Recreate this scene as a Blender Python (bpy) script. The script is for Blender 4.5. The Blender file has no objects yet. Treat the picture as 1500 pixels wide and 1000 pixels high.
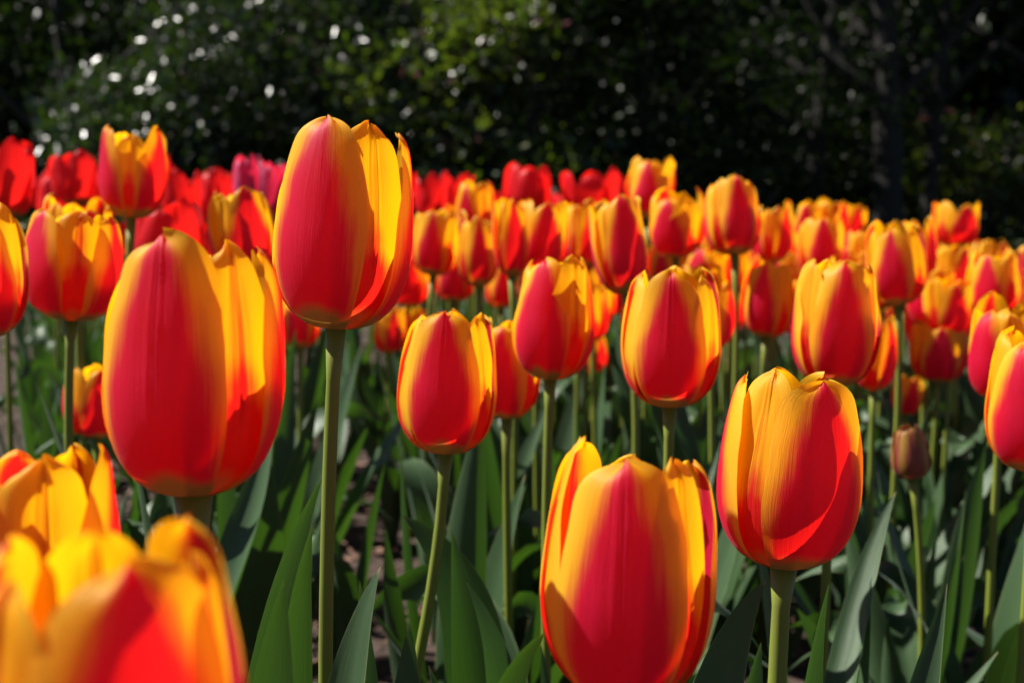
import bpy, math, random
import numpy as np
from mathutils import Vector, Matrix

S = bpy.context.scene
COL = S.collection
R = math.radians

# ------------------------------------------------------------------ camera
CAM_H = 0.50
FPX = 2083.0            # focal length in photo pixels (1500 wide)
HOR = 275.0             # photo row of the horizon
PITCH = math.atan((500 - HOR) / FPX)
cd = bpy.data.cameras.new('camera')
cam = bpy.data.objects.new('camera', cd)
COL.objects.link(cam)
cam.location = (0, 0, CAM_H)
cam.rotation_euler = (R(90) - PITCH, 0, 0)
cd.sensor_width = 36.0
cd.lens = FPX / 1500 * 36.0
cd.clip_start = 0.02
cd.clip_end = 500
cd.dof.use_dof = True
cd.dof.focus_distance = 0.57
cd.dof.aperture_fstop = 13.0
cd.dof.aperture_blades = 0
S.camera = cam

FW = Vector((0, math.cos(PITCH), -math.sin(PITCH)))
UP = Vector((0, math.sin(PITCH), math.cos(PITCH)))
RT = Vector((1, 0, 0))


def pix(px, py, d):
    """point at depth d seen at photo pixel px, py"""
    return Vector((0, 0, CAM_H)) + (FW + RT * ((px - 750) / FPX) + UP * ((500 - py) / FPX)) * d


# ------------------------------------------------------------------ light
SUN_EL = R(47)
SUN_AZ = R(-76)          # clockwise from +Y: behind the bed, to the left
w = bpy.data.worlds.new('World')
S.world = w
w.use_nodes = True
nt = w.node_tree
nt.nodes.clear()
sky = nt.nodes.new('ShaderNodeTexSky')
sky.sky_type = 'NISHITA'
sky.sun_disc = False
sky.sun_elevation = SUN_EL
sky.sun_rotation = SUN_AZ
sky.altitude = 1500
sky.air_density = 0.45
sky.dust_density = 0.4
bg = nt.nodes.new('ShaderNodeBackground')
bg.inputs['Strength'].default_value = 0.05
wo = nt.nodes.new('ShaderNodeOutputWorld')
nt.links.new(sky.outputs[0], bg.inputs[0])
nt.links.new(bg.outputs[0], wo.inputs[0])

sd = bpy.data.lights.new('sun', 'SUN')
sd.energy = 5.0
sd.angle = R(0.5)
sd.color = (1.0, 0.95, 0.87)
sun = bpy.data.objects.new('sun', sd)
COL.objects.link(sun)
sdir = Vector((math.sin(SUN_AZ) * math.cos(SUN_EL), math.cos(SUN_AZ) * math.cos(SUN_EL), math.sin(SUN_EL)))
sun.rotation_euler = sdir.to_track_quat('Z', 'Y').to_euler()
sun.location = (-6, 4, 9)

S.view_settings.view_transform = 'Standard'
S.view_settings.look = 'None'
S.view_settings.exposure = 1.15
S.view_settings.gamma = 1.0
S.cycles.use_denoising = True
S.cycles.max_bounces = 8
S.cycles.diffuse_bounces = 5
S.cycles.glossy_bounces = 3
S.cycles.transmission_bounces = 6
S.cycles.sample_clamp_indirect = 6.0

# ------------------------------------------------------------------ materials


class NT:
    def __init__(self, name):
        self.m = bpy.data.materials.new(name)
        self.m.use_nodes = True
        self.t = self.m.node_tree
        self.t.nodes.clear()
        self.out = self.n('OutputMaterial')

    def n(self, typ, **kw):
        nd = self.t.nodes.new('ShaderNode' + typ)
        for k, v in kw.items():
            setattr(nd, k, v)
        return nd

    def l(self, a, b):
        self.t.links.new(a, b)

    def sock(self, x, s):
        if hasattr(x, 'links') or hasattr(x, 'is_linked'):
            self.l(x, s)
        else:
            s.default_value = (*x, 1) if isinstance(x, tuple) and len(x) == 3 else x

    def math(self, op, a, b=0.0, c=0.0, clamp=False):
        nd = self.n('Math', operation=op)
        nd.use_clamp = clamp
        for i, x in enumerate((a, b, c)):
            self.sock(x, nd.inputs[i])
        return nd.outputs[0]

    def mix(self, f, a, b, blend='MIX'):
        nd = self.n('Mix', data_type='RGBA', blend_type=blend)
        self.sock(f, nd.inputs[0])
        for x, s in ((a, nd.inputs[6]), (b, nd.inputs[7])):
            if isinstance(x, tuple):
                s.default_value = (*x, 1)
            else:
                self.l(x, s)
        return nd.outputs[2]

    def ramp(self, x, stops, interp='LINEAR'):
        nd = self.n('ValToRGB')
        cr = nd.color_ramp
        cr.interpolation = interp
        while len(cr.elements) < len(stops):
            cr.elements.new(0.5)
        for e, (p, c) in zip(cr.elements, stops):
            e.position = p
            e.color = (c, c, c, 1) if not isinstance(c, tuple) else (*c, 1)
        self.l(x, nd.inputs[0])
        return nd.outputs[0]

    def smooth(self, x, lo, hi):
        nd = self.n('MapRange', interpolation_type='SMOOTHSTEP')
        self.l(x, nd.inputs[0])
        nd.inputs[1].default_value = lo
        nd.inputs[2].default_value = hi
        return nd.outputs[0]

    def noise(self, vec, scale, detail=3.0, rough=0.5):
        nd = self.n('TexNoise')
        if vec is not None:
            self.l(vec, nd.inputs['Vector'])
        nd.inputs['Scale'].default_value = scale
        nd.inputs['Detail'].default_value = detail
        nd.inputs['Roughness'].default_value = rough
        return nd.outputs[0]

    def bump(self, h, strength, dist):
        nd = self.n('Bump')
        nd.inputs['Strength'].default_value = strength
        nd.inputs['Distance'].default_value = dist
        self.l(h, nd.inputs['Height'])
        return nd.outputs[0]

    def leafy(self, col, tcol, tfac, rough, spec, normal=None, sheen=0.0, sheen_tint=(1, 1, 1), coat=0.0):
        p = self.n('BsdfPrincipled')
        self.sock(col, p.inputs['Base Color'])
        p.inputs['Roughness'].default_value = rough
        p.inputs['Specular IOR Level'].default_value = spec
        p.inputs['Sheen Weight'].default_value = sheen
        p.inputs['Sheen Roughness'].default_value = 0.35
        p.inputs['Sheen Tint'].default_value = (*sheen_tint, 1)
        p.inputs['Coat Weight'].default_value = coat
        p.inputs['Coat Roughness'].default_value = 0.25
        tr = self.n('BsdfTranslucent')
        self.sock(tcol, tr.inputs['Color'])
        mx = self.n('MixShader')
        self.sock(tfac, mx.inputs[0])
        self.l(p.outputs[0], mx.inputs[1])
        self.l(tr.outputs[0], mx.inputs[2])
        if normal is not None:
            self.l(normal, p.inputs['Normal'])
            self.l(normal, tr.inputs['Normal'])
        self.l(mx.outputs[0], self.out.inputs[0])
        return self.m


def uv_parts(N):
    uv = N.n('UVMap')
    sep = N.n('SeparateXYZ')
    N.l(uv.outputs[0], sep.inputs[0])
    u = N.math('MULTIPLY_ADD', sep.outputs[0], 2.0, -1.0)
    return uv.outputs[0], u, sep.outputs[1]


def petal_material(name, flame, red, red2, margin, margin_hi, base, soft=0.40, tfac=0.57, sheen=0.07, dark=False,
                   t_red=None, t_margin=None):
    N = NT(name)
    uv, u, v = uv_parts(N)
    rnd = N.n('ObjectInfo').outputs['Random']
    mp = N.n('Mapping')
    N.l(uv, mp.inputs[0])
    mp.inputs['Scale'].default_value = (9.0, 0.9, 1.0)
    comb = N.n('CombineXYZ')
    N.l(N.math('MULTIPLY', rnd, 37.0), comb.inputs[1])
    N.l(comb.outputs[0], mp.inputs['Location'])
    streak = N.noise(mp.outputs[0], 2.2, 4.0, 0.6)
    mp2 = N.n('Mapping')
    N.l(uv, mp2.inputs[0])
    mp2.inputs['Scale'].default_value = (60.0, 3.0, 1.0)
    N.l(comb.outputs[0], mp2.inputs['Location'])
    fine = N.noise(mp2.outputs[0], 1.6, 2.0, 0.6)
    mp3 = N.n('Mapping')
    N.l(uv, mp3.inputs[0])
    mp3.inputs['Scale'].default_value = (2.6, 2.0, 1.0)
    N.l(comb.outputs[0], mp3.inputs['Location'])
    broad = N.noise(mp3.outputs[0], 1.5, 2.0, 0.5)
    wf = N.ramp(v, flame, 'EASE')
    au = N.math('ABSOLUTE', u)
    wv = N.math('MULTIPLY', wf, 1.30)
    k = N.math('SUBTRACT', wv, au)
    k = N.math('ADD', k, N.math('MULTIPLY_ADD', streak, 0.38, -0.19))
    k = N.math('ADD', k, N.math('MULTIPLY_ADD', fine, 0.24, -0.12))
    k = N.math('ADD', k, N.math('MULTIPLY_ADD', rnd, 0.30, -0.19))
    m = N.smooth(k, -soft * 0.5, soft * 0.62)
    redc = N.mix(broad, red, red2)
    redc = N.mix(N.math('MULTIPLY', fine, 0.20), redc, red2)
    marg = N.mix(N.smooth(au, 0.35, 1.0), margin, margin_hi)
    col = N.mix(m, marg, redc)
    # pale green-yellow foot of the petal
    fv = N.math('ADD', v, N.math('MULTIPLY_ADD', broad, 0.10, -0.05))
    fv = N.math('ADD', fv, N.math('MULTIPLY', au, 0.05))
    foot = N.math('SUBTRACT', 1.0, N.smooth(fv, 0.165, 0.26))
    if dark:                                              # purple-brown blotch above the foot
        bl = N.math('MULTIPLY', N.smooth(fv, 0.10, 0.16), N.math('SUBTRACT', 1.0, N.smooth(fv, 0.22, 0.36)))
        col = N.mix(N.math('MULTIPLY', bl, 0.85), col, (0.035, 0.004, 0.004))
        foot = N.math('MULTIPLY', foot, 0.5)
    col = N.mix(foot, col, base)
    tcol = N.mix(m, t_margin or margin, t_red or red)
    tcol = N.mix(foot, tcol, (base[0] * .42, base[1] * .36, base[2] * .3))
    h = N.math('ADD', fine, N.math('MULTIPLY', streak, 0.8))
    nrm = N.bump(h, 0.28, 0.0009)
    return N.leafy(col, tcol, tfac, 0.46, 0.32, nrm, sheen=sheen, sheen_tint=(1.0, 0.72, 0.74))


RED = (0.57, 0.004, 0.022)
RED2 = (0.64, 0.011, 0.085)
YEL = (0.89, 0.48, 0.006)
YELHI = (0.94, 0.62, 0.030)
FOOT = (0.55, 0.42, 0.09)
M = {}
M['outer'] = petal_material('petal_outer', [(0, .92), (.25, .80), (.5, .68), (.72, .52), (.9, .36), (1, .24)],
                            RED, RED2, YEL, YELHI, FOOT, t_red=(0.92, 0.012, 0.008), t_margin=(0.96, 0.42, 0.004))
M['inner'] = petal_material('petal_inner', [(0, .95), (.22, .84), (.38, .56), (.52, .26), (.66, .06), (1, .0)],
                            RED, (0.70, 0.03, 0.012), YEL, YELHI, FOOT, soft=0.5,
                            t_red=(0.92, 0.014, 0.008), t_margin=(0.97, 0.48, 0.004), dark=True)
M['red'] = petal_material('petal_red', [(0, .9), (.5, .9), (1, .85)],
                          (0.70, 0.006, 0.008), (0.68, 0.010, 0.025), (0.75, 0.02, 0.015), (0.78, 0.03, 0.03), (0.35, 0.2, 0.05),
                          t_red=(0.85, 0.014, 0.010), t_margin=(0.85, 0.02, 0.01), sheen=0.05, tfac=0.5)
M['pink'] = petal_material('petal_pink', [(0, .9), (.5, .8), (1, .5)],
                           (0.58, 0.03, 0.14), (0.60, 0.07, 0.24), (0.70, 0.08, 0.20), (0.74, 0.22, 0.36), (0.4, 0.25, 0.1),
                           t_red=(0.7, 0.02, 0.06), t_margin=(0.75, 0.03, 0.06), sheen=0.5)
M['bud'] = petal_material('petal_bud', [(0, .8), (.5, .6), (1, .3)],
                          (0.19, 0.025, 0.014), (0.26, 0.07, 0.045), (0.26, 0.13, 0.015), (0.28, 0.15, 0.03), (0.14, 0.12, 0.03),
                          tfac=0.15, t_red=(0.3, 0.02, 0.02), t_margin=(0.3, 0.15, 0.02))


def make_leaf_mat():
    N = NT('tulip_leaf')
    uv, u, v = uv_parts(N)
    rnd = N.n('ObjectInfo').outputs['Random']
    mp = N.n('Mapping')
    N.l(uv, mp.inputs[0])
    mp.inputs['Scale'].default_value = (26, 0.5, 1)
    vein = N.noise(mp.outputs[0], 2.0, 3.0, 0.6)
    geo = N.n('TexCoord').outputs['Object']
    blot = N.noise(geo, 18.0, 4.0, 0.6)
    c1 = N.mix(rnd, (0.020, 0.052, 0.018), (0.036, 0.072, 0.032))
    c2 = N.mix(blot, c1, (0.036, 0.085, 0.022))
    col = N.mix(N.math('MULTIPLY', vein, 0.45), c2, (0.085, 0.13, 0.075))
    edge = N.smooth(N.math('ABSOLUTE', u), 0.92, 1.0)
    col = N.mix(N.math('MULTIPLY', edge, 0.6), col, (0.22, 0.27, 0.13))
    tip = N.smooth(v, 0.975, 1.0)
    col = N.mix(N.math('MULTIPLY', tip, 0.7), col, (0.30, 0.24, 0.10))
    nrm = N.bump(N.math('ADD', vein, N.math('MULTIPLY', blot, 0.6)), 0.35, 0.0012)
    return N.leafy(col, (0.06, 0.155, 0.008), 0.22, 0.42, 0.34, nrm, sheen=0.10, sheen_tint=(0.80, 0.95, 0.90))


M['leaf'] = make_leaf_mat()


def make_stem_mat():
    N = NT('tulip_stem')
    geo = N.n('TexCoord').outputs['Object']
    mp = N.n('Mapping')
    N.l(geo, mp.inputs[0])
    mp.inputs['Scale'].default_value = (90, 90, 5)
    nz = N.noise(mp.outputs[0], 4.0, 3.0)
    bl = N.noise(geo, 25.0, 3.0)
    col = N.mix(nz, (0.135, 0.175, 0.020), (0.195, 0.225, 0.038))
    col = N.mix(N.math('MULTIPLY', N.smooth(bl, 0.5, 0.8), 0.5), col, (0.17, 0.12, 0.06))
    return N.leafy(col, (0.16, 0.22, 0.03), 0.12, 0.42, 0.3, N.bump(nz, 0.3, 0.0006), sheen=0.05, sheen_tint=(0.9, 1, 0.85))


M['stem'] = make_stem_mat()


def make_soil():
    N = NT('soil')
    geo = N.n('TexCoord').outputs['Object']
    a = N.noise(geo, 3.0, 6.0, 0.65)
    b = N.noise(geo, 70.0, 5.0, 0.7)
    vo = N.n('TexVoronoi')
    N.l(geo, vo.inputs['Vector'])
    vo.inputs['Scale'].default_value = 55.0
    col = N.mix(b, (0.022, 0.012, 0.008), (0.085, 0.046, 0.031))
    col = N.mix(N.math('MULTIPLY', a, 0.5), col, (0.04, 0.025, 0.018))
    p = N.n('BsdfPrincipled')
    N.l(col, p.inputs['Base Color'])
    p.inputs['Roughness'].default_value = 0.95
    N.l(N.bump(N.math('ADD', b, vo.outputs[0]), 0.9, 0.012), p.inputs['Normal'])
    N.l(p.outputs[0], N.out.inputs[0])
    return N.m


M['soil'] = make_soil()


def island_mat(name, stops, rough, bump=0.0, tcol=None, tfac=0.0, spec=0.5):
    N = NT(name)
    isl = N.n('NewGeometry').outputs['Random Per Island']
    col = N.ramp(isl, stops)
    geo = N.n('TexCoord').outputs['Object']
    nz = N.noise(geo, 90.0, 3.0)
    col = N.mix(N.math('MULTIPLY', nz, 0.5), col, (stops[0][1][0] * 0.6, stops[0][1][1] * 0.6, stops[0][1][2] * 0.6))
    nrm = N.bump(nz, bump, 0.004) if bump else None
    if tcol:
        t = N.mix(isl, tcol[0], tcol[1])
        return N.leafy(col, t, tfac, rough, spec, nrm)
    return N.leafy(col, (0, 0, 0), 0.0, rough, spec, nrm)


M['mulch'] = island_mat('mulch_chip', [(0, (0.075, 0.036, 0.022)), (.5, (0.21, 0.11, 0.072)), (1, (0.36, 0.22, 0.16))], 0.9, 0.6)
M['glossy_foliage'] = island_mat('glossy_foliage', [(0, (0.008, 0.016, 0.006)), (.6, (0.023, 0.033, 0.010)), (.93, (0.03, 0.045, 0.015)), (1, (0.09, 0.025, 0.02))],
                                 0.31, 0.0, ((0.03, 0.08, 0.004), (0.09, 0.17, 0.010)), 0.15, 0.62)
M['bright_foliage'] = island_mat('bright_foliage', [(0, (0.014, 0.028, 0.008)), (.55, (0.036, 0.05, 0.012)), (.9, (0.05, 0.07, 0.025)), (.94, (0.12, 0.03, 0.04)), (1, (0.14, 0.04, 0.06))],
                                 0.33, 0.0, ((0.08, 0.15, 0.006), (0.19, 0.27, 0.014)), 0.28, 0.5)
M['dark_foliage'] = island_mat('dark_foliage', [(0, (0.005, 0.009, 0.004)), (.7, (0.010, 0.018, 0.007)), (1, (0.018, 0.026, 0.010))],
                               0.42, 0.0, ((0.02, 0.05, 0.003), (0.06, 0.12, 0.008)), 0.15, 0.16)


def make_bark():
    N = NT('bark')
    geo = N.n('TexCoord').outputs['Object']
    mp = N.n('Mapping')
    N.l(geo, mp.inputs[0])
    mp.inputs['Scale'].default_value = (14, 14, 2.5)
    nz = N.noise(mp.outputs[0], 2.0, 6.0, 0.7)
    col = N.mix(nz, (0.006, 0.005, 0.004), (0.026, 0.021, 0.018))
    p = N.n('BsdfPrincipled')
    N.l(col, p.inputs['Base Color'])
    p.inputs['Roughness'].default_value = 0.9
    N.l(N.bump(nz, 0.8, 0.03), p.inputs['Normal'])
    N.l(p.outputs[0], N.out.inputs[0])
    return N.m


M['bark'] = make_bark()


def make_grass():
    N = NT('grass_ground')
    geo = N.n('TexCoord').outputs['Object']
    a = N.noise(geo, 1.3, 5.0, 0.6)
    b = N.noise(geo, 60.0, 4.0, 0.7)
    col = N.mix(b, (0.018, 0.032, 0.010), (0.045, 0.075, 0.02))
    col = N.mix(N.math('MULTIPLY', a, 0.6), col, (0.05, 0.04, 0.025))
    p = N.n('BsdfPrincipled')
    N.l(col, p.inputs['Base Color'])
    p.inputs['Roughness'].default_value = 0.95
    N.l(N.bump(b, 0.8, 0.02), p.inputs['Normal'])
    N.l(p.outputs[0], N.out.inputs[0])
    return N.m


M['grass'] = make_grass()

# ------------------------------------------------------------------ mesh helpers


def new_obj(name, verts, faces, mat, parent=None, uvs=None, smooth=True):
    me = bpy.data.meshes.new(name)
    me.from_pydata([tuple(v) for v in verts], [], faces)
    if uvs is not None:
        lay = me.uv_layers.new(name='UVMap')
        idx = np.empty(len(me.loops), dtype=np.int32)
        me.loops.foreach_get('vertex_index', idx)
        lay.data.foreach_set('uv', np.asarray(uvs, dtype=np.float32)[idx].ravel())
    if smooth:
        me.polygons.foreach_set('use_smooth', [True] * len(me.polygons))
    me.materials.append(mat)
    me.update()
    o = bpy.data.objects.new(name, me)
    COL.objects.link(o)
    if parent is not None:
        o.parent = parent
    return o


def grid_faces(rows, cols):
    return [(i * cols + j, i * cols + j + 1, (i + 1) * cols + j + 1, (i + 1) * cols + j)
            for i in range(rows - 1) for j in range(cols - 1)]


def catmull(pts, t):
    """interpolate list of (x, val...) at x=t with smooth cubic"""
    n = len(pts)
    for i in range(n - 1):
        if t <= pts[i + 1][0] or i == n - 2:
            p0, p1, p2, p3 = pts[max(i - 1, 0)], pts[i], pts[i + 1], pts[min(i + 2, n - 1)]
            h = p2[0] - p1[0]
            s = min(max((t - p1[0]) / h, 0), 1)
            out = []
            for k in range(1, len(p1)):
                m1 = (p2[k] - p0[k]) / max(p2[0] - p0[0], 1e-6) * h
                m2 = (p3[k] - p1[k]) / max(p3[0] - p1[0], 1e-6) * h
                s2, s3 = s * s, s * s * s
                out.append((2 * s3 - 3 * s2 + 1) * p1[k] + (s3 - 2 * s2 + s) * m1 + (-2 * s3 + 3 * s2) * p2[k] + (s3 - s2) * m2)
            return out


def sstep(a, b, x):
    t = min(max((x - a) / (b - a), 0), 1)
    return t * t * (3 - 2 * t)


def tag(o, label=None, cat=None, group=None, kind=None):
    if label:
        o['label'] = label
    if cat:
        o['category'] = cat
    if group:
        o['group'] = group
    if kind:
        o['kind'] = kind
    return o


def empty(name, loc):
    o = bpy.data.objects.new(name, None)
    o.empty_display_size = 0.02
    COL.objects.link(o)
    o.location = loc
    return o


# petal outlines: t, half width (broad and pointed)
PW_A = [(0, .20), (.06, .36), (.15, .60), (.28, .85), (.43, 1.0), (.58, .99), (.72, .90), (.84, .75), (.92, .60), (1, .42)]
PW_B = [(0, .20), (.06, .36), (.15, .60), (.28, .86), (.42, 1.0), (.56, .95), (.70, .79), (.82, .61), (.92, .44), (1, .28)]

# cup profile of a closed tulip: t, r, z  (height 1)
CUP = [(0.00, 0.035, 0.000), (0.07, 0.115, 0.012), (0.15, 0.200, 0.055), (0.25, 0.272, 0.140), (0.37, 0.318, 0.260),
       (0.50, 0.335, 0.405), (0.63, 0.328, 0.550), (0.76, 0.312, 0.700), (0.88, 0.282, 0.850), (0.95, 0.256, 0.930), (1.00, 0.220, 0.974)]


def petal(parent, mat, org, ax, e1, e2, H, wr, phi, inner, rng, hi, o):
    nu, nr = (23, 30) if hi else (13, 17)
    L = o.get('L', 1.0)
    lean = o.get('lean', 0.0)
    W = o.get('W', 0.265 if not inner else 0.238)
    taper = o.get('taper', 0.4)
    edge = o.get('edge', 0.0)
    curl = o.get('curl', 0.0)
    k = wr / 0.67
    ph = [rng.uniform(0, 6.28) for _ in range(6)]
    amp = rng.uniform(0.004, 0.010) * (1.0 + o.get('ruffle', 0.0))
    skew = rng.uniform(-0.02, 0.02)
    crease = o.get('crease', rng.uniform(0.010, 0.018) if inner else rng.uniform(0.0, 0.006))
    rs = o.get('rs', 0.875 if inner else 1.0)
    verts, uvs = [], []
    for i in range(nr):
        s = i / (nr - 1)
        t = 1 - (1 - s) ** 1.55
        r, z = catmull(CUP, t)
        r *= k * rs
        zz = z * L
        r += lean * zz ** 1.6
        if t > 0.8:
            r += curl * ((t - 0.8) / 0.2) ** 2
        shp = catmull(PW_A, t)[0] * (1 - taper) + catmull(PW_B, t)[0] * taper
        if t > 0.90:                                     # round off the very tip
            shp *= math.sqrt(max(1 - ((t - 0.90) / 0.10) ** 2, 0))
        hw = max(W * k * shp, 0.004)
        rc = max(r * (1.0 if inner else 0.93), 0.19 * k) if t > 0.12 else max(r, 0.05)
        for j in range(nu):
            q = j / (nu - 1) * 2 - 1
            u = q * (0.55 + 0.45 * abs(q))            # denser columns at the midrib
            hwj = hw * (1 + 0.05 * math.sin(9 * t + ph[0] + (2 if u > 0 else 0)) * sstep(0.35, 0.9, t) + 0.025 * math.sin(27 * t + ph[1] * (1 if u > 0 else 2)) * sstep(0.5, 0.95, t))
            a = max(min(u * hwj / rc, 1.35), -1.35)
            x = rc * math.sin(a)
            rad = r - rc * (1 - math.cos(a))
            d = edge * u * u * sstep(0.2, 0.8, t)
            d += amp * math.sin(11 * t + ph[2]) * u * abs(u) * sstep(0.3, 0.8, t)
            d += amp * 0.8 * math.sin(17 * t + 3 * u + ph[3]) * u * u * sstep(0.5, 1.0, t)
            d += 0.006 * math.sin(5 * t + 2.3 * u + ph[4])
            g = math.exp(-((abs(u) - 0.055) / 0.035) ** 2) - 0.9 * math.exp(-(u / 0.03) ** 2)
            tipfade = 1 - sstep(0.82, 0.98, t)
            d += crease * g * sstep(0.25, 0.6, t) * (1 - 0.7 * sstep(0.9, 1.0, t))
            d -= crease * 1.2 * math.exp(-(u / 0.25) ** 2) * sstep(0.4, 0.8, t) * tipfade
            rad += d
            zv = zz + 0.004 * math.sin(19 * u + ph[1]) * math.sin(7 * u + ph[2]) * sstep(0.9, 1, t) + skew * u * t + 0.012 * math.sin(6 * u + ph[5]) * sstep(0.8, 1, t)
            ca, sa = math.cos(phi), math.sin(phi)
            X = rad * ca - x * sa
            Y = rad * sa + x * ca
            verts.append(org + (e1 * X + e2 * Y + ax * zv) * H)
            uvs.append((u * 0.5 + 0.5, t))
    return new_obj('petal', verts, grid_faces(nr, nu), mat, parent, uvs)


def tube(name, pts, rads, mat, parent, n=12, cap=True):
    verts, faces = [], []
    for i, p in enumerate(pts):
        tg = (pts[min(i + 1, len(pts) - 1)] - pts[max(i - 1, 0)]).normalized()
        a = tg.orthogonal().normalized() if i == 0 else (a - tg * a.dot(tg)).normalized()
        b = tg.cross(a)
        for j in range(n):
            th = 2 * math.pi * j / n
            verts.append(p + (a * math.cos(th) + b * math.sin(th)) * rads[i])
    for i in range(len(pts) - 1):
        for j in range(n):
            faces.append((i * n + j, i * n + (j + 1) % n, (i + 1) * n + (j + 1) % n, (i + 1) * n + j))
    if cap:
        faces.append(tuple(range(n))[::-1])
        faces.append(tuple((len(pts) - 1) * n + j for j in range(n)))
    return new_obj(name, verts, faces, mat, parent)


LEAFW = [(0, .38), (.08, .52), (.22, .84), (.40, 1.0), (.58, .93), (.76, .66), (.90, .31), (.97, .11), (1, .012)]


def leaf(parent, base, ctrl, tip, Wd, nrm, rng, fold=0.35, twist=0.0, hi=True):
    nu, nr = (11, 26) if hi else (7, 15)
    ph = [rng.uniform(0, 6.28) for _ in range(4)]
    verts, uvs = [], []
    wav = rng.uniform(0.05, 0.16)
    for i in range(nr):
        t = i / (nr - 1)
        p = base * (1 - t) ** 2 + ctrl * (2 * t * (1 - t)) + tip * (t * t)
        tg = ((ctrl - base) * (1 - t) + (tip - ctrl) * t).normalized()
        n = nrm - tg * nrm.dot(tg)
        n.normalize()
        sd_ = tg.cross(n)
        th = twist * t
        n, sd_ = n * math.cos(th) + sd_ * math.sin(th), sd_ * math.cos(th) - n * math.sin(th)
        wd = Wd * catmull(LEAFW, t)[0]
        fo = fold * (1.6 - 1.1 * t) if t > 0.15 else fold * 1.6
        for j in range(nu):
            u = j / (nu - 1) * 2 - 1
            a = u * fo * 1.6
            x = math.sin(a) / (fo * 1.6) if fo > 0.02 else u
            h = (1 - math.cos(a)) / (fo * 1.6) if fo > 0.02 else 0
            h += wav * math.sin(7 * t + ph[0] + (1.7 if u > 0 else 0)) * u * u
            h -= 0.10 * math.exp(-(u / 0.14) ** 2) * (1 - t)
            verts.append(p + sd_ * (x * wd) + n * (h * wd))
            uvs.append((u * .5 + .5, t))
    return new_obj('leaf', verts, grid_faces(nr, nu), M['leaf'], parent, uvs)


def random_leaf(parent, rng, hgt, ang=None, hi=False, Lr=(0.19, 0.31), reach=(0.03, 0.13), wide=(0.012, 0.026)):
    ang = rng.uniform(0, 2 * math.pi) if ang is None else ang
    out = Vector((math.cos(ang), math.sin(ang), 0))
    side = Vector((-out.y, out.x, 0))
    L = rng.uniform(*Lr) * min(1.1, hgt / 0.40)
    rch = rng.uniform(*reach)
    droop = rng.random() < 0.28
    base = out * 0.006 + Vector((0, 0, rng.uniform(0.0, 0.05)))
    if droop:
        rch = rng.uniform(0.10, 0.17)
        tip = base + out * rch + Vector((0, 0, L * rng.uniform(0.45, 0.75)))
        ctrl = base + out * rch * 0.25 + Vector((0, 0, L * 1.05))
    else:
        tip = base + out * rch + side * rng.uniform(-0.04, 0.04) + Vector((0, 0, L))
        ctrl = base + out * rch * rng.uniform(0.2, 0.75) + side * rng.uniform(-0.02, 0.02) + Vector((0, 0, L * 0.5))
    return leaf(parent, base, ctrl, tip, rng.uniform(*wide), -out + side * rng.uniform(-.3, .3), rng,
                fold=rng.uniform(0.2, 0.6), twist=rng.uniform(-0.9, 0.9), hi=hi)


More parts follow.
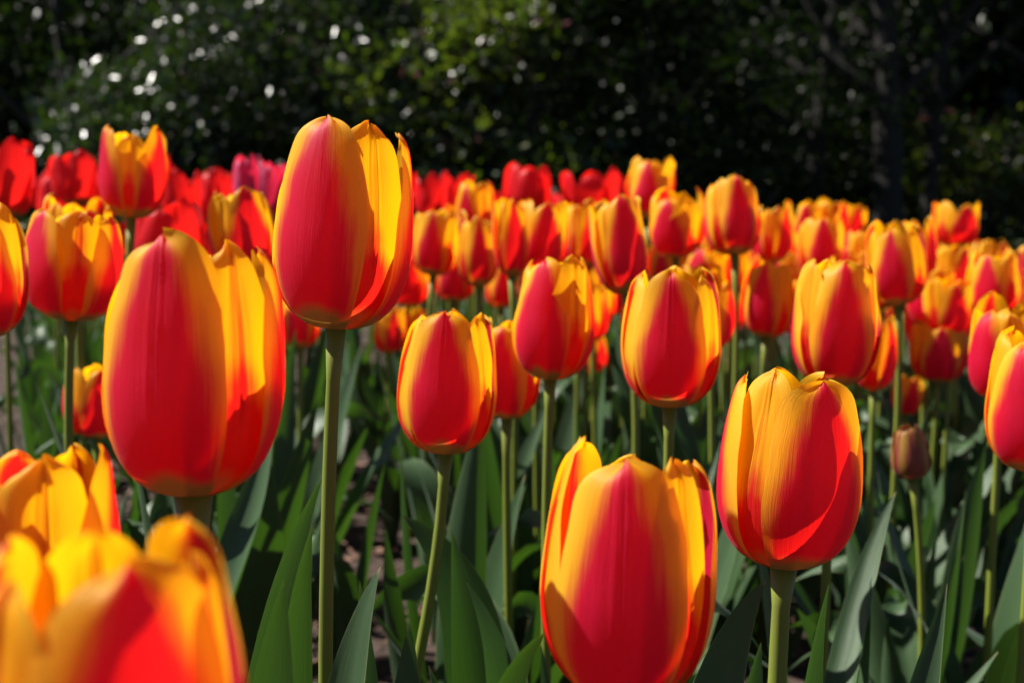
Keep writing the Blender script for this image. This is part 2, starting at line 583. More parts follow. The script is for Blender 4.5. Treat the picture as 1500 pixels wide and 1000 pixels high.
def tulip(label, kind, xb, xt, ytop, ybot, H, wr, phi, seed, op=0.0, fwd=0.0, sdx=0.0, sdy=0.0, nleaf=3, hi=False,
          pet=None, leaves=(), rad=0.0029, cat='tulip', group=None, ruffle=0.0, name='tulip', jit=1.0):
    rng = random.Random(seed)
    d = FPX * H / (ybot - ytop)
    Pb, Pt = pix(xb, ybot, d), pix(xt, ytop, d)
    ax = (Pt - Pb + UP.cross(RT) * 0 + Vector((0, -fwd * H, 0)) + Vector((0, -H * math.sin(PITCH) * 0.6, 0))).normalized()
    base = Vector((Pb.x + sdx, Pb.y + sdy, 0))
    root = empty(name, base)
    tag(root, label, cat, group)
    org = Pb - base
    e1 = (RT - ax * ax.dot(RT)).normalized()
    e2 = ax.cross(e1)
    # stem: upright at the ground, bending into the flower axis
    P0, P3 = Vector((0, 0, 0)), org + ax * (H * 0.012)
    ln = P3.length
    P1 = P0 + Vector((rng.uniform(-.012, .012), rng.uniform(-.012, .012), ln * 0.4))
    P2 = P3 - ax * (ln * 0.30)
    pts, rd = [], []
    ns = 20 if hi else 12
    for i in range(ns):
        t = i / (ns - 1)
        pts.append(P0 * (1 - t) ** 3 + P1 * (3 * t * (1 - t) ** 2) + P2 * (3 * t * t * (1 - t)) + P3 * t ** 3)
        rd.append(rad * (1.18 - 0.25 * t) * (1.0 + 0.55 * sstep(0.95, 1.0, t)))
    tube('stem', pts, rd, M['stem'], root, n=14 if hi else 9)
    # petals
    om, im = {'orange': ('outer', 'inner'), 'red': ('red', 'red'), 'pink': ('pink', 'pink'), 'bud': ('bud', 'bud')}[kind]
    for k in range(6):
        inner = k >= 3
        o = dict(L=rng.uniform(0.89 if hi else 0.85, 1.0), lean=op + (0.012 if inner else 0.0) + rng.uniform(-0.02, 0.03) * jit, edge=rng.uniform(-0.035, 0.02) * jit,
                 curl=rng.uniform(-0.03, 0.02) * jit, taper=rng.uniform(-0.1, 0.7), ruffle=ruffle)
        if kind == 'red':
            o['taper'] = rng.uniform(0.5, 1.0)
        elif not hi:
            o['W'] = rng.uniform(0.225, 0.262) if inner else rng.uniform(0.238, 0.272)
        if pet and k in pet:
            o.update(pet[k])
        p = R(phi) + R(120) * (k % 3) + (R(60) if inner else 0) + rng.uniform(-0.10, 0.10) * jit
        petal(root, M[im if inner else om], org, ax, e1, e2, H, wr, p + R(o.get('dphi', 0)), inner, rng, hi, o)
    # leaves placed by hand, then by chance
    for (tx, ty, td, mx, my, md, tm, wd, facing, tw, fold) in leaves:
        T = pix(tx, ty, td) - base
        Mid = pix(mx, my, md) - base
        b = Vector((Mid.x, Mid.y, 0)).normalized() * 0.005 + Vector((0, 0, 0.01))
        C = (Mid - b * (1 - tm) ** 2 - T * tm * tm) / (2 * tm * (1 - tm))
        n = Vector((math.cos(R(facing)), math.sin(R(facing)), 0.15))
        leaf(root, b, C, T, wd, n, rng, fold=fold, twist=tw, hi=True)
    a0 = rng.uniform(0, 6.28)
    for k in range(nleaf):
        random_leaf(root, rng, max(org.z, 0.3), a0 + k * 2.1 + rng.uniform(-.5, .5), hi=hi)
    return root


def copy_tree(o, loc, rz, label, group, scale=1.0):
    c = o.copy()
    COL.objects.link(c)
    c.location = loc
    c.rotation_euler = (0, 0, rz)
    c.scale = (scale, scale, scale)
    c['label'] = label
    c['group'] = group
    for ch in o.children:
        k = ch.copy()
        COL.objects.link(k)
        k.parent = c
    return c


# ------------------------------------------------------------------ ground
def sheet(name, x0, x1, y0, y1, z, mat, nx=2, ny=2, amp=0.0, seed=0):
    rng = np.random.RandomState(seed)
    vs = []
    for j in range(ny):
        for i in range(nx):
            vs.append((x0 + (x1 - x0) * i / (nx - 1), y0 + (y1 - y0) * j / (ny - 1), z + (rng.rand() - .5) * amp))
    o = new_obj(name, vs, grid_faces(ny, nx), mat)
    tag(o, kind='structure')
    return o


sheet('ground', -150, 150, -40, 260, -0.02, M['grass'])
sheet('soil_bed', -5.5, 4.5, -1.2, 6.4, 0.004, M['soil'], 200, 150, 0.014, 3)


def mulch():
    rng = np.random.RandomState(11)
    n = 5200
    y = 0.5 + 2.6 * rng.rand(n) ** 1.1
    x = (rng.rand(n) * 2 - 1) * (0.25 + 0.42 * y)
    vs, fs = [], []
    for i in range(n):
        l, wd, th = rng.uniform(.006, .026), rng.uniform(.003, .009), rng.uniform(.001, .004)
        a, tl, rl = rng.uniform(0, 6.28), rng.uniform(-.5, .5), rng.uniform(-.5, .5)
        mt = Matrix.Translation((x[i], y[i], .010 + rng.rand() * .012)) @ Matrix.Rotation(a, 4, 'Z') @ Matrix.Rotation(tl, 4, 'Y') @ Matrix.Rotation(rl, 4, 'X')
        b = len(vs)
        t1, t2 = rng.uniform(.3, 1), rng.uniform(.3, 1)
        for (cx, cy, cz) in ((-1, -t1, -1), (1, -t2, -1), (1, t2, -1), (-1, t1, -1), (-1, -t1, 1), (1, -t2, 1), (1, t2, 1), (-1, t1, 1)):
            vs.append(mt @ Vector((cx * l / 2, cy * wd / 2, cz * th / 2)))
        fs += [tuple(b + q for q in f) for f in ((0, 3, 2, 1), (4, 5, 6, 7), (0, 1, 5, 4), (1, 2, 6, 5), (2, 3, 7, 6), (3, 0, 4, 7))]
    o = new_obj('bark_mulch', vs, fs, M['mulch'], smooth=False)
    tag(o, 'reddish brown bark mulch chips scattered over the tulip bed', 'mulch', kind='stuff')


mulch()

# ------------------------------------------------------------------ background planting


def foliage(name, blobs, n, ll, mat, parent, seed, shell=0.55, aspect=0.42):
    rng = np.random.RandomState(seed)
    bl = np.array(blobs, dtype=float)            # x y z rx ry rz
    vol = bl[:, 3] * bl[:, 4] + bl[:, 4] * bl[:, 5] + bl[:, 3] * bl[:, 5]
    ch = rng.choice(len(bl), n, p=vol / vol.sum())
    dv = rng.normal(size=(n, 3))
    dv /= np.linalg.norm(dv, axis=1)[:, None]
    rr = (shell + (1 - shell) * rng.rand(n)) * (1 + 0.10 * rng.normal(size=n))
    rr *= 1 + 0.16 * np.sin(dv[:, 0] * 7 + ch) * np.sin(dv[:, 2] * 6 + ch * 2)
    c = bl[ch, :3] + dv * bl[ch, 3:] * rr[:, None]
    keep = c[:, 2] > 0.03
    c, dv = c[keep], dv[keep]
    n = len(c)
    d = rng.normal(size=(n, 3)) + dv * 0.8 + np.array([0, 0, 0.15])
    d /= np.linalg.norm(d, axis=1)[:, None]
    up = rng.normal(size=(n, 3)) * 0.75 + np.array([0, 0, 1.0])
    s = np.cross(d, up)
    s /= np.linalg.norm(s, axis=1)[:, None]
    nn = np.cross(s, d)
    L = ll * (0.65 + 0.7 * rng.rand(n))[:, None]
    wd = L * aspect
    v = np.empty((n, 6, 3))
    v[:, 0] = c
    v[:, 1] = c + d * L * 0.35 + s * wd * 0.5 + nn * wd * 0.14
    v[:, 2] = c + d * L * 0.70 + s * wd * 0.40 + nn * wd * 0.10
    v[:, 3] = c + d * L
    v[:, 4] = c + d * L * 0.70 - s * wd * 0.40 + nn * wd * 0.10
    v[:, 5] = c + d * L * 0.35 - s * wd * 0.5 + nn * wd * 0.14
    base = (np.arange(n) * 6)[:, None]
    f = np.concatenate([base + np.array([[0, 1, 2, 3]]), base + np.array([[0, 3, 4, 5]])], 1).reshape(-1, 4)
    me = bpy.data.meshes.new(name)
    me.vertices.add(n * 6)
    me.vertices.foreach_set('co', v.ravel())
    nf = len(f)
    me.loops.add(nf * 4)
    me.loops.foreach_set('vertex_index', f.ravel().astype(np.int32))
    me.polygons.add(nf)
    me.polygons.foreach_set('loop_start', np.arange(nf, dtype=np.int32) * 4)
    me.polygons.foreach_set('loop_total', np.full(nf, 4, dtype=np.int32))
    me.update(calc_edges=True)
    me.materials.append(mat)
    o = bpy.data.objects.new(name, me)
    COL.objects.link(o)
    o.parent = parent
    return o


def blob_set(rng, hw, dp, z0, z1, n, br):
    out = []
    for _ in range(n):
        z = rng.uniform(z0, z1)
        k = 1 - 0.45 * max(0, (z - z0) / (z1 - z0) - 0.4)
        b = rng.uniform(*br)
        out.append((rng.uniform(-hw, hw) * k, rng.uniform(-dp, dp) * k, z, b * rng.uniform(.8, 1.25), b * rng.uniform(.8, 1.2), b * rng.uniform(.7, 1.0)))
    return out


def limb_chain(rng, p, d, L, r0, r1, n=7, wob=0.12):
    pts, rd = [p.copy()], [r0]
    for i in range(1, n):
        d = (d + Vector((rng.uniform(-wob, wob), rng.uniform(-wob, wob), rng.uniform(-wob * .3, wob * .6)))).normalized()
        p = p + d * (L / (n - 1))
        pts.append(p)
        rd.append(r0 + (r1 - r0) * i / (n - 1))
    return pts, rd


def shrub(label, px, d, hw, dp, h, n, ll, mat, seed, nb=14, br=(.35, .6), shell=.5):
    rng = random.Random(seed)
    x = (px - 750) / FPX * d
    root = empty('shrub', (x, d, -0.02))
    tag(root, label, 'shrub')
    for k in range(5):
        a = rng.uniform(0, 6.28)
        pts, rd = limb_chain(rng, Vector((rng.uniform(-.25, .25) * hw, rng.uniform(-.2, .2) * dp, 0)), Vector((math.cos(a) * .4, math.sin(a) * .3, 1)), h * .75, .03, .008)
        tube('branch', pts, rd, M['bark'], root, n=7)
    foliage('foliage', blob_set(rng, hw, dp, h * .12, h * .85, nb, br), n, ll, M[mat], root, seed, shell)
    return root


def tree(label, px, d, tr, h, z0, hw, n, ll, seed, mat='dark_foliage', lean=0.0, fork=0, nb=16, br=(.7, 1.2), dp=1.2):
    rng = random.Random(seed)
    x = (px - 750) / FPX * d
    root = empty('tree', (x, d, -0.02))
    tag(root, label, 'tree')
    pts, rd = limb_chain(rng, Vector((0, 0, 0)), Vector((lean, 0, 1)), h * .8, tr * 1.25, tr * .45, 10, 0.07)
    rd[0] *= 1.35
    tube('trunk', pts, rd, M['bark'], root, n=12)
    for k in range(6 + fork):
        i = 2 + (k % 6) if k >= fork else 3
        a = rng.uniform(0, 6.28) if k >= fork else (0.3 if k % 2 else 2.8)
        q, r2 = limb_chain(rng, pts[i], Vector((math.cos(a) * .9, math.sin(a) * .6, .75)), rng.uniform(.9, 1.8), rd[i] * .6, .012, 8, .16)
        tube('limb', q, r2, M['bark'], root, n=8)
    foliage('crown', blob_set(rng, hw, dp, z0, h, nb, br), n, ll, M[mat], root, seed + 5, .35)
    return root


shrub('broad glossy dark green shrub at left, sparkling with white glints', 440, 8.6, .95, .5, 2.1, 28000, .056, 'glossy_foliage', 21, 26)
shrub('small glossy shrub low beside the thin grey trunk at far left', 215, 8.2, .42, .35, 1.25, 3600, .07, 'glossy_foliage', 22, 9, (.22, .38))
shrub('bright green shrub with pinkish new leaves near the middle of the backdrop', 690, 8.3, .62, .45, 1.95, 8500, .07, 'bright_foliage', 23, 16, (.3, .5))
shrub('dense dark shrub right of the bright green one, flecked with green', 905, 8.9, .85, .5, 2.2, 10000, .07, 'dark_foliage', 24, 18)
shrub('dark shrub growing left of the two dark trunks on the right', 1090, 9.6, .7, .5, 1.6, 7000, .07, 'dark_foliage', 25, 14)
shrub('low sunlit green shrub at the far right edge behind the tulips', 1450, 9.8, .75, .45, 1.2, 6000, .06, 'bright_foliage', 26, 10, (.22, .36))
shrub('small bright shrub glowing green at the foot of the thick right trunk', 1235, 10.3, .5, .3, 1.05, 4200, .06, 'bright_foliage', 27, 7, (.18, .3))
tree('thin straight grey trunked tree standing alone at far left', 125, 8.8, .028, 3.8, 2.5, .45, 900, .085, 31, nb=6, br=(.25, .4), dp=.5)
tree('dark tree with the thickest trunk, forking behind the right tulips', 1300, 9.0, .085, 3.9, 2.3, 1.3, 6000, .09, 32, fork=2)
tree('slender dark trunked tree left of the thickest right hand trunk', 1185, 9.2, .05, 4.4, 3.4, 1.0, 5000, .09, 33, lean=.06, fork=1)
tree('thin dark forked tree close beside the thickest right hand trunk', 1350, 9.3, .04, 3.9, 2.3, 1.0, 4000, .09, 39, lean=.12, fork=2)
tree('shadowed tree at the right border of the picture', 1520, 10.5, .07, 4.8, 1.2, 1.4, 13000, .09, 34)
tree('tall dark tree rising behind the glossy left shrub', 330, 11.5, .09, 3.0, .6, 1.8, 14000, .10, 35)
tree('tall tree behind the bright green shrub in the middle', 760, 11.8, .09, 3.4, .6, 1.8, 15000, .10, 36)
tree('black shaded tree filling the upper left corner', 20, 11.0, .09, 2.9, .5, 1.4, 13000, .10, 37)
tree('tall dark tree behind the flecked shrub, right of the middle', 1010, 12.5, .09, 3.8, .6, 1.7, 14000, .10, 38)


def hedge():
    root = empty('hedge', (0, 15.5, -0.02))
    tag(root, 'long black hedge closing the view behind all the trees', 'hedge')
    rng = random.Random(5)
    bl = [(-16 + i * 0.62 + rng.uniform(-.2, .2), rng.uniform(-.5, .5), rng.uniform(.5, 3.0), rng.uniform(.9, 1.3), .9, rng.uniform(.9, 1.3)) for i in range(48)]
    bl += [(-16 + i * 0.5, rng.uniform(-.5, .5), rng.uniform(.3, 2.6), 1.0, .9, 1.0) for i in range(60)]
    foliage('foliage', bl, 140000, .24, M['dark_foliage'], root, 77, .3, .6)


hedge()

# ------------------------------------------------------------------ the tulips, nearest first
G_NEAR = 'orange and red tulips in the front of the bed'
G_MID = 'orange and red tulips in the middle of the bed'
G_RED = 'red tulips at the back of the bed'


def hero(label, xb, xt, yt, yb, H, wr, phi, seed, **kw):
    kw.setdefault('group', G_NEAR)
    kw.setdefault('hi', True)
    kw.setdefault('nleaf', 3)
    return tulip(label, 'orange', xb, xt, yt, yb, H, wr, phi, seed, **kw)


# A  tall one
hero('tallest foreground tulip, red flame petals held high above the bed left of centre', 492, 512, 173, 482, .082, .66, -112, 1,
     nleaf=2, op=.01, jit=.5, pet={0: dict(L=1.0, lean=-.005, W=.268, taper=-.1), 3: dict(L=.985, lean=.0, taper=0.0), 1: dict(L=.955, lean=.05), 5: dict(L=.86, rs=.965, lean=-.03, W=.2, dphi=-26)},
     leaves=[(457, 770, .54, 428, 1010, .55, .72, .012, -60, .3, .55), (557, 830, .52, 512, 1010, .53, .75, .014, -120, -.3, .35),
             (600, 912, .56, 594, 1060, .56, .8, .014, -90, .2, .3), (527, 850, .62, 535, 1000, .62, .8, .010, -90, .4, .3)])
# B  big at left
hero('big closed tulip at left with broad crimson front petal and yellow rim', 283, 285, 338, 724, .083, .675, -101, 2,
     nleaf=2, jit=.5, rad=.0044, pet={0: dict(L=1.0, W=.272, lean=-.0, taper=-.25), 3: dict(L=.97, lean=.02), 1: dict(L=.95, lean=.05), 5: dict(L=.955, lean=-.06, rs=.98, W=.22, dphi=-26)},
     leaves=[(472, 700, .62, 400, 930, .60, .72, .012, -55, .2, .3), (415, 850, .50, 395, 1010, .5, .8, .016, -60, .3, .4)])
# C
hero('medium tulip in front of a red neighbour, yellow rimmed, on a leaning stem', 652, 659, 448, 664, .075, .68, -96, 3, sdx=-.045,
     nleaf=2, jit=.6, pet={0: dict(L=.99, W=.272, lean=-.0, taper=-.2), 1: dict(lean=.02, L=.97), 5: dict(rs=.98, L=.95, lean=-.05, W=.22, dphi=-26)},
     leaves=[(590, 755, .74, 690, 930, .74, .66, .020, -60, -.3, .35), (683, 852, .70, 730, 1000, .7, .75, .016, -70, .5, .3)])
# F
hero('large tulip at bottom centre, cut by the picture edge, crimson front petal', 915, 920, 643, 1022, .082, .665, -101, 4,
     nleaf=1, jit=.5, pet={0: dict(L=.97, W=.28, lean=-.01, taper=-.3), 5: dict(L=1.03, lean=-.02, rs=.95, W=.22, taper=0.6, dphi=-30), 3: dict(L=.97, lean=.02), 1: dict(L=.93, lean=.07)},
     leaves=[(800, 925, .47, 745, 1005, .47, .85, .014, -70, .3, .4), (1122, 850, .52, 1050, 1000, .52, .76, .015, -60, -.3, .3)])
# E
hero('tulip at right with wide orange front petal and shadow patches, rose left petal', 1148, 1166, 530, 830, .080, .71, -73, 5, op=.03,
     nleaf=2, jit=.5, rad=.0038, pet={0: dict(L=.955, W=.285, lean=0.0, taper=0.0), 2: dict(L=.94, lean=.01), 5: dict(L=.985, lean=-.02, taper=0.9), 3: dict(L=.8, lean=.10), 4: dict(L=.97), 1: dict(L=.95)},
     leaves=[(1214, 855, .60, 1185, 1010, .60, .8, .014, -60, .3, .3), (1067, 968, .55, 1058, 1060, .55, .85, .010, -90, .2, .4),
             (1312, 720, .80, 1255, 900, .78, .7, .011, -135, .2, .45)])
# G, H nearest, blurred
hero('nearest tulip, large and blurred in the bottom left corner, seen from above', 155, 172, 752, 1375, .076, .675, -66, 6,
     nleaf=1, op=.03, jit=.5, fwd=.05, pet={0: dict(L=.985, W=.30, lean=.015, taper=.1, dphi=4), 1: dict(L=.985, lean=.03), 3: dict(L=.95, lean=.02), 4: dict(L=.96, lean=-.03), 2: dict(L=.97, lean=.0), 5: dict(L=.93)})
hero('blurred tulip half behind the nearest one at the lower left edge', 40, 50, 640, 1050, .077, .63, -120, 7, op=.03, nleaf=2)
# others near
hero('tulip cut by the right edge just above the lower right leaves', 1512, 1510, 476, 690, .077, .66, -125, 8, op=.0)
hero('tulip cut by the left edge with flat orange front, left of the rounded one', -28, -32, 293, 497, .078, .69, -60, 9, op=.02)
hero('rounded tulip at left beneath the tall back one, dark red front, many lobes', 104, 116, 298, 470, .074, .83, -128, 10, op=.02, hi=True, sdx=.0)
hero('tulip right of centre with clean almond shaped red flame, broad shoulders', 981, 984, 386, 596, .078, .70, -98, 11, op=.01, pet={0: dict(L=.97, W=.268, taper=.15), 5: dict(rs=.98, L=.95, lean=-.04, W=.22, dphi=-26)})
hero('tulip at centre with many narrow yellow lobes around a crimson stripe', 806, 814, 370, 556, .078, .66, -118, 12, op=.01, ruffle=1.0)
hero('orange tulip with one wide glowing front petal, above the shadow patched right one', 1222, 1226, 372, 566, .079, .66, -88, 13, op=.035, ruffle=2.0, jit=1.4)


def mid(label, kind, xb, xt, yt, yb, H, wr, phi, seed, **kw):
    kw.setdefault('group', G_MID if kind != 'red' and kind != 'pink' else G_RED)
    kw.setdefault('nleaf', 5)
    kw.setdefault('ruffle', 0.8)
    kw.setdefault('jit', 1.5)
    vr = random.Random(seed * 7 + 1)
    kw['op'] = kw.get('op', 0.0) + vr.uniform(-.01, .065)
    kw['fwd'] = vr.uniform(-.10, .16)
    xt += vr.uniform(-.06, .06) * (yb - yt)
    return tulip(label, kind, xb, xt, yt, yb, H, wr, phi, seed, **kw)


mid('tall squarish tulip standing against the dark shrubs at left', 'orange', 192, 194, 183, 320, .076, .69, -140, 20, op=.04)
mid('small tulip tucked low against the big left one', 'orange', 142, 138, 528, 640, .062, .82, -62, 21, op=.04)
mid('yellow lobed tulip peeping over the rounded left one', 'orange', 115, 114, 284, 420, .074, .70, -60, 22, op=.06)
mid('yellow tulip squeezed between the big left one and the tallest one', 'orange', 362, 358, 267, 402, .075, .74, -60, 23, op=.03)
mid('red sided tulip partly hidden behind the right flank of the leaning stem one', 'orange', 742, 742, 450, 613, .076, .62, -95, 24)
mid('small orange tulip showing only its right side behind the many lobed centre one', 'orange', 862, 866, 486, 546, .060, .9, -40, 25)
mid('yellow edge of a tulip behind the almond flamed one', 'orange', 1042, 1046, 394, 510, .07, .62, -40, 26)
mid('small cup shaped tulip between the almond flamed one and the glowing one', 'orange', 1122, 1124, 378, 494, .074, .69, -125, 27, op=.03)
mid('tall tulip on a bare stem standing above the small cup shaped one', 'orange', 1076, 1076, 250, 374, .078, .66, -80, 28, op=.01)
mid('tulip leaning left with a dark red right side, rolled yellow lobe on top', 'orange', 918, 896, 282, 431, .080, .56, -70, 29, op=.02, ruffle=1.0)
mid('tulip with pink stripe and yellow right lobes behind the leaning one', 'orange', 990, 994, 273, 378, .076, .78, -125, 30, op=.03)
mid('tulip rising highest right of centre against the shrubs', 'orange', 950, 951, 228, 322, .076, .72, -100, 31, op=.03)
mid('dark red cup with yellow rim beside the right shoulder of the tallest tulip', 'orange', 634, 642, 299, 404, .076, .70, -105, 32, op=.02)
mid('egg shaped tulip with yellow left rim, right of the dark red cup', 'orange', 702, 703, 313, 420, .076, .58, -85, 33)
mid('tulip with two yellow shoulders behind the egg shaped one', 'orange', 750, 750, 286, 404, .076, .45, -70, 34)
mid('orange tulip with dark red hollow in its front, above the many lobed one', 'orange', 790, 794, 290, 405, .076, .66, -88, 35, op=.02)
mid('tulip half hidden left of the leaning one', 'orange', 850, 848, 289, 392, .076, .52, -60, 36)
mid('tulip with pink midrib under the crimson back flowers near the middle', 'orange', 697, 697, 262, 352, .076, .66, -120, 37, op=.03)
mid('tulip with pointed red flame in front of the far right cluster', 'orange', 1202, 1203, 313, 408, .076, .74, -92, 38, op=.02)
mid('tall crimson tulip on a stout stem right of the glowing one', 'orange', 1315, 1314, 318, 447, .078, .70, -108, 39, op=.02)
mid('isolated tulip standing out highest at far right', 'orange', 1398, 1402, 293, 362, .072, .94, -85, 40, op=.10)
mid('dark red tulip right behind the tall crimson one', 'orange', 1394, 1392, 352, 440, .074, .64, -70, 41)
mid('pink striped tulip at right edge above the low twin cups', 'orange', 1456, 1456, 361, 462, .075, .76, -125, 42, op=.03)
mid('low open cup at right with yellow arc and red front', 'orange', 1374, 1375, 461, 560, .073, .80, -95, 43, op=.05)
mid('orange cup directly behind the low open one', 'orange', 1373, 1373, 428, 520, .073, .92, -55, 44, op=.08)
mid('long pink sided tulip at right edge behind the cut one', 'orange', 1466, 1472, 425, 586, .078, .64, -150, 45, op=.03)
mid('brownish purple closed tulip bud drooping among the right hand leaves', 'bud', 1338, 1328, 614, 702, .044, .70, -90, 46, op=-.12, rad=.0026, jit=.3, group=None, sdx=.004)
mid('tiny low orange tulip just above the closed bud', 'orange', 1326, 1328, 545, 608, .048, .70, -80, 47, op=.02)
mid('red orange tulip hidden below the glowing one at its right', 'orange', 1280, 1282, 455, 572, .070, .52, -60, 48)
mid('small orange tulip peeking right of the glowing one', 'orange', 1294, 1296, 440, 492, .066, .6, -70, 49)
mid('orange tulip just right of the tall bare stemmed one', 'orange', 1132, 1134, 297, 385, .074, .60, -60, 50, op=.03)
mid('first of three orange tulips in the far right cluster, leftmost', 'orange', 1180, 1180, 290, 365, .074, .66, -110, 51, op=.05)
mid('middle one of three orange tulips in the far right cluster', 'orange', 1213, 1214, 288, 362, .074, .70, -70, 52, op=.06)
mid('rightmost of three orange tulips in the far right cluster, flaring', 'orange', 1242, 1245, 292, 360, .074, .66, -90, 53, op=.08)
mid('low tulip with curled yellow lobes behind the almond flamed one', 'orange', 1034, 1036, 356, 440, .072, .80, -125, 54, op=.04, ruffle=1.0)
mid('pale yellow tulip wedged between pointed flame and tall crimson ones', 'orange', 1262, 1262, 335, 415, .074, .62, -60, 55, op=.04)
mid('orange tulip touching the right shoulder of the tall crimson one', 'orange', 1348, 1348, 316, 412, .074, .52, -50, 56, op=.03)
mid('small orange tulip under the isolated far right one', 'orange', 1446, 1446, 345, 415, .072, .80, -60, 57, op=.06)
mid('small orange tulip cut by the right edge in the back rows', 'orange', 1497, 1497, 355, 430, .072, .76, -100, 58, op=.04)
mid('small low orange tulip under the right side of the tallest one', 'orange', 570, 569, 447, 518, .066, .66, -75, 59)
mid('small low yellow tulip beside another under the tallest one', 'orange', 600, 602, 446, 515, .066, .60, -120, 60)
mid('deep red tulip glowing between the big left one and the tallest stem', 'orange', 440, 442, 410, 510, .07, .58, -90, 61)
mid('red orange tulip behind the lower right of the tallest one', 'orange', 598, 600, 372, 448, .072, .86, -80, 62)
mid('deep red tulip low between the dark red cup and the egg shaped one', 'orange', 666, 668, 362, 442, .072, .78, -90, 63)
mid('reddish tulip low beneath the two yellow shoulders', 'orange', 735, 735, 380, 452, .07, .7, -90, 64)
mid('orange tulip low right of the small cup shaped one', 'orange', 1168, 1168, 405, 490, .07, .7, -50, 65)
mid('orange tulip below the tall bare stemmed one at its left', 'orange', 1078, 1079, 366, 440, .07, .8, -120, 66, op=.03)
mid('yellow tulip at right between the dark red one and the pink striped one', 'orange', 1424, 1424, 368, 440, .07, .6, -60, 67, op=.04)
mid('dim orange tulip at far right behind the long pink sided one', 'orange', 1492, 1493, 392, 465, .07, .7, -80, 68, op=.04)
# reds and pinks behind
mid('flaring red tulip cut by the left edge', 'red', 8, 6, 199, 322, .080, .66, -60, 80, op=.10)
mid('pink tulip with red seam left of the tallest one', 'pink', 362, 361, 225, 318, .074, .46, -90, 81)
mid('mauve pink tulip touching the left shoulder of the tallest one', 'pink', 397, 400, 234, 322, .074, .56, -70, 82)
mid('crimson tulip with pale streaks, tallest of the reds near the middle', 'red', 772, 771, 233, 312, .076, .88, -90, 83, op=.03)
mid('wide open red tulip left of the tulip rising against the shrubs', 'red', 866, 866, 243, 320, .074, 1.0, -90, 84, op=.22)
mid('large dim red tulip behind the left tulips, low over the big one', 'red', 244, 246, 285, 400, .080, .90, -90, 85, op=.06)
mid('ragged red tulip between the left edge and the squarish one', 'red', 112, 110, 217, 300, .080, .76, -60, 86, op=.14, ruffle=3)
mid('red tulip under the ragged one at far left', 'red', 84, 82, 258, 335, .078, .72, -100, 87, op=.10, ruffle=2)
mid('bright red tulip right of the squarish one', 'red', 268, 268, 247, 325, .080, .72, -80, 88, op=.12, ruffle=2)
mid('red tulip next to the pink pair, left side', 'red', 315, 316, 255, 330, .080, .70, -110, 89, op=.12, ruffle=2)
mid('red tulip just right of the tallest flower', 'red', 632, 634, 249, 322, .078, .60, -90, 90, op=.10, ruffle=2)
mid('red tulip left of the pink midrib one', 'red', 664, 666, 250, 320, .078, .56, -70, 91, op=.12, ruffle=2)

# leafy plants without a flower between the rows
def blind(x, y, rng):
    root = empty('tulip_plant', (x, y, 0))
    a0 = rng.uniform(0, 6.28)
    for k in range(5):
        random_leaf(root, rng, rng.uniform(.34, .46), a0 + k * 1.26 + rng.uniform(-.4, .4), hi=False, reach=(.02, .09), wide=(.008, .018))
    return root


rb = random.Random(44)
PLANT_LABEL = 'leafy tulip plant without an open flower, filling the gaps between the stems'
PLANT_GROUP = 'flowerless leafy tulip plants between the stems'
bp = [blind(0, 0.9, rb) for _ in range(6)]
nb = 0
for row in range(17):
    yy = 0.62 + row * 0.17 if row < 11 else 2.3 + (row - 10) * 0.42
    wd = yy * 0.37
    nn = max(3, int(2 * wd / (0.17 if row < 11 else 0.20)))
    for i in range(nn):
        x = -wd + 2 * wd * (i + .5) / nn + rb.uniform(-.05, .05)
        y = yy + rb.uniform(-.07, .07)
        if abs(x + .094 * y) < .05 * y and 1.2 < y < 1.95:      # bare mulch left of centre
            continue
        p = bp[nb % 6]
        if nb < 6:
            p.location = (x, y, 0)
            p.rotation_euler = (0, 0, rb.uniform(0, 6.28))
            tag(p, PLANT_LABEL, 'tulip plant', PLANT_GROUP)
        else:
            copy_tree(p, (x, y, 0), rb.uniform(0, 6.28), PLANT_LABEL, PLANT_GROUP, rb.uniform(.8, 1.1))
        nb += 1

# farther rows: copies of a few grown plants
ro = random.Random(99)
protos_r = [tulip('', 'red', 750, 752, 260, 260 + FPX * .074 / 3.4, .074, .85, ro.uniform(0, 360), 300 + i, op=.06 + .06 * i, nleaf=2, group='x', ruffle=2) for i in range(3)]
protos_o = [tulip('', 'orange', 750, 752, 330, 330 + FPX * .072 / 2.6, .072, .75, ro.uniform(0, 360), 320 + i, op=.02 + .03 * i, nleaf=3, group='x') for i in range(4)]
used = set()


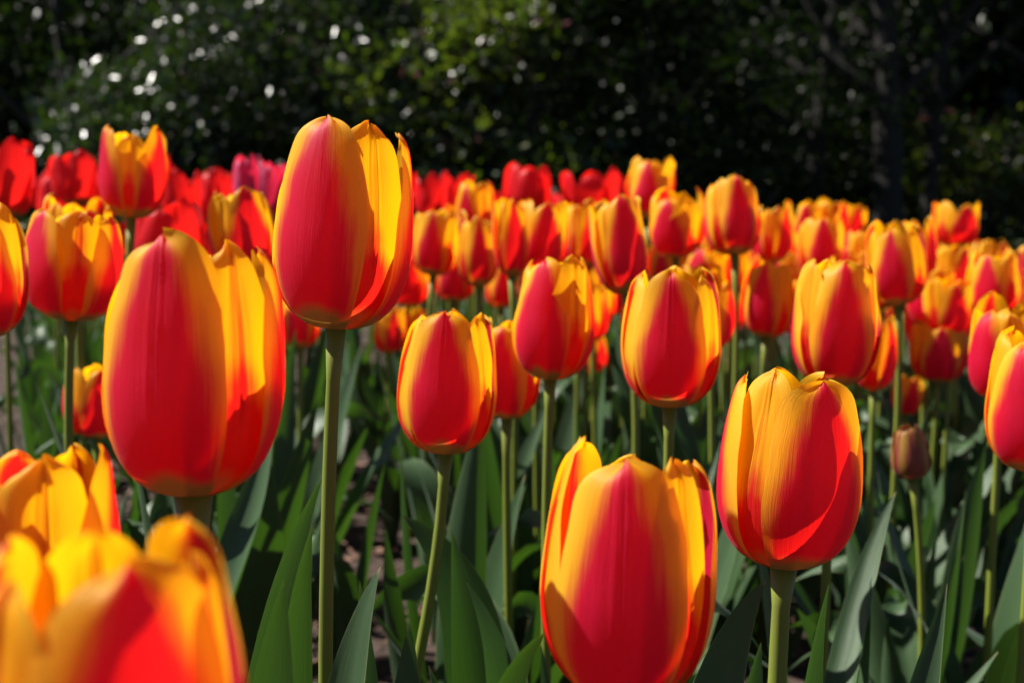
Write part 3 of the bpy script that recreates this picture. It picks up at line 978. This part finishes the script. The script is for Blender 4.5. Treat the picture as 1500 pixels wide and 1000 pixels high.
def far(protos, px, d, ytop, H, label, group):
    """copy of a grown plant so that its flower top is at height seen at ytop"""
    i = ro.randrange(len(protos))
    p = protos[i]
    z = pix(px, ytop, d)
    ztop = max((p.matrix_basis @ c.matrix_basis @ Vector(b)).z for c in p.children if c.name.startswith('petal') for b in c.bound_box)
    sc = max(min(z.z / ztop, 1.35), 0.55)
    loc = Vector((z.x, z.y, 0))
    if p not in used:
        used.add(p)
        p.location = loc
        p.rotation_euler = (0, 0, ro.uniform(0, 6.28))
        p.scale = (sc, sc, sc)
        p['label'], p['group'] = label, group
        return
    copy_tree(p, loc, ro.uniform(0, 6.28), label, group, sc)


for k in range(30):
    px = 55 + 290 * (k + .5) / 30 + ro.uniform(-8, 8)
    far(protos_r, px, ro.uniform(2.3, 4.6), ro.uniform(225, 268), .074, 'small blurred red tulip massed at the back left under the shrubs', 'red tulips massed at back left')
for k in range(14):
    px = 610 + 300 * (k + .5) / 14 + ro.uniform(-8, 8)
    far(protos_r, px, ro.uniform(2.8, 4.4), ro.uniform(256, 276), .074, 'small blurred red tulip in the far rows near the middle', 'red tulips in the far middle rows')
for k in range(18):
    px = 620 + 560 * (k + .5) / 18 + ro.uniform(-10, 10)
    far(protos_o, px, ro.uniform(1.9, 2.7), ro.uniform(292, 335), .072, 'small blurred orange tulip filling the rows behind the middle', 'orange tulips filling the far middle rows')
for k in range(9):
    px = 400 + 240 * (k + .5) / 9 + ro.uniform(-10, 10)
    far(protos_o, px, ro.uniform(1.9, 3.0), ro.uniform(325, 385), .072, 'small blurred orange tulip low behind the tallest tulip', 'orange tulips low behind the tallest tulip')
for k in range(10):
    px = 130 + 300 * (k + .5) / 10 + ro.uniform(-10, 10)
    far(protos_r, px, ro.uniform(1.9, 2.6), ro.uniform(285, 330), .074, 'blurred red tulip low behind the big left tulip', 'red tulips low behind the big left tulip')
for k in range(22):
    px = 830 + 700 * (k + .5) / 22 + ro.uniform(-14, 14)
    far(protos_o, px, ro.uniform(1.45, 2.1), ro.uniform(345, 415), .072, 'small orange tulip crowded low between the middle rows at right', 'orange tulips crowded low at right')
for k in range(16):
    px = 1130 + 400 * (k + .5) / 16 + ro.uniform(-10, 10)
    far(protos_o, px, ro.uniform(1.8, 2.6), ro.uniform(312, 345) + max(0, px - 1250) * .12, .072, 'small blurred orange tulip in the back rows at right', 'orange tulips in the right back rows')
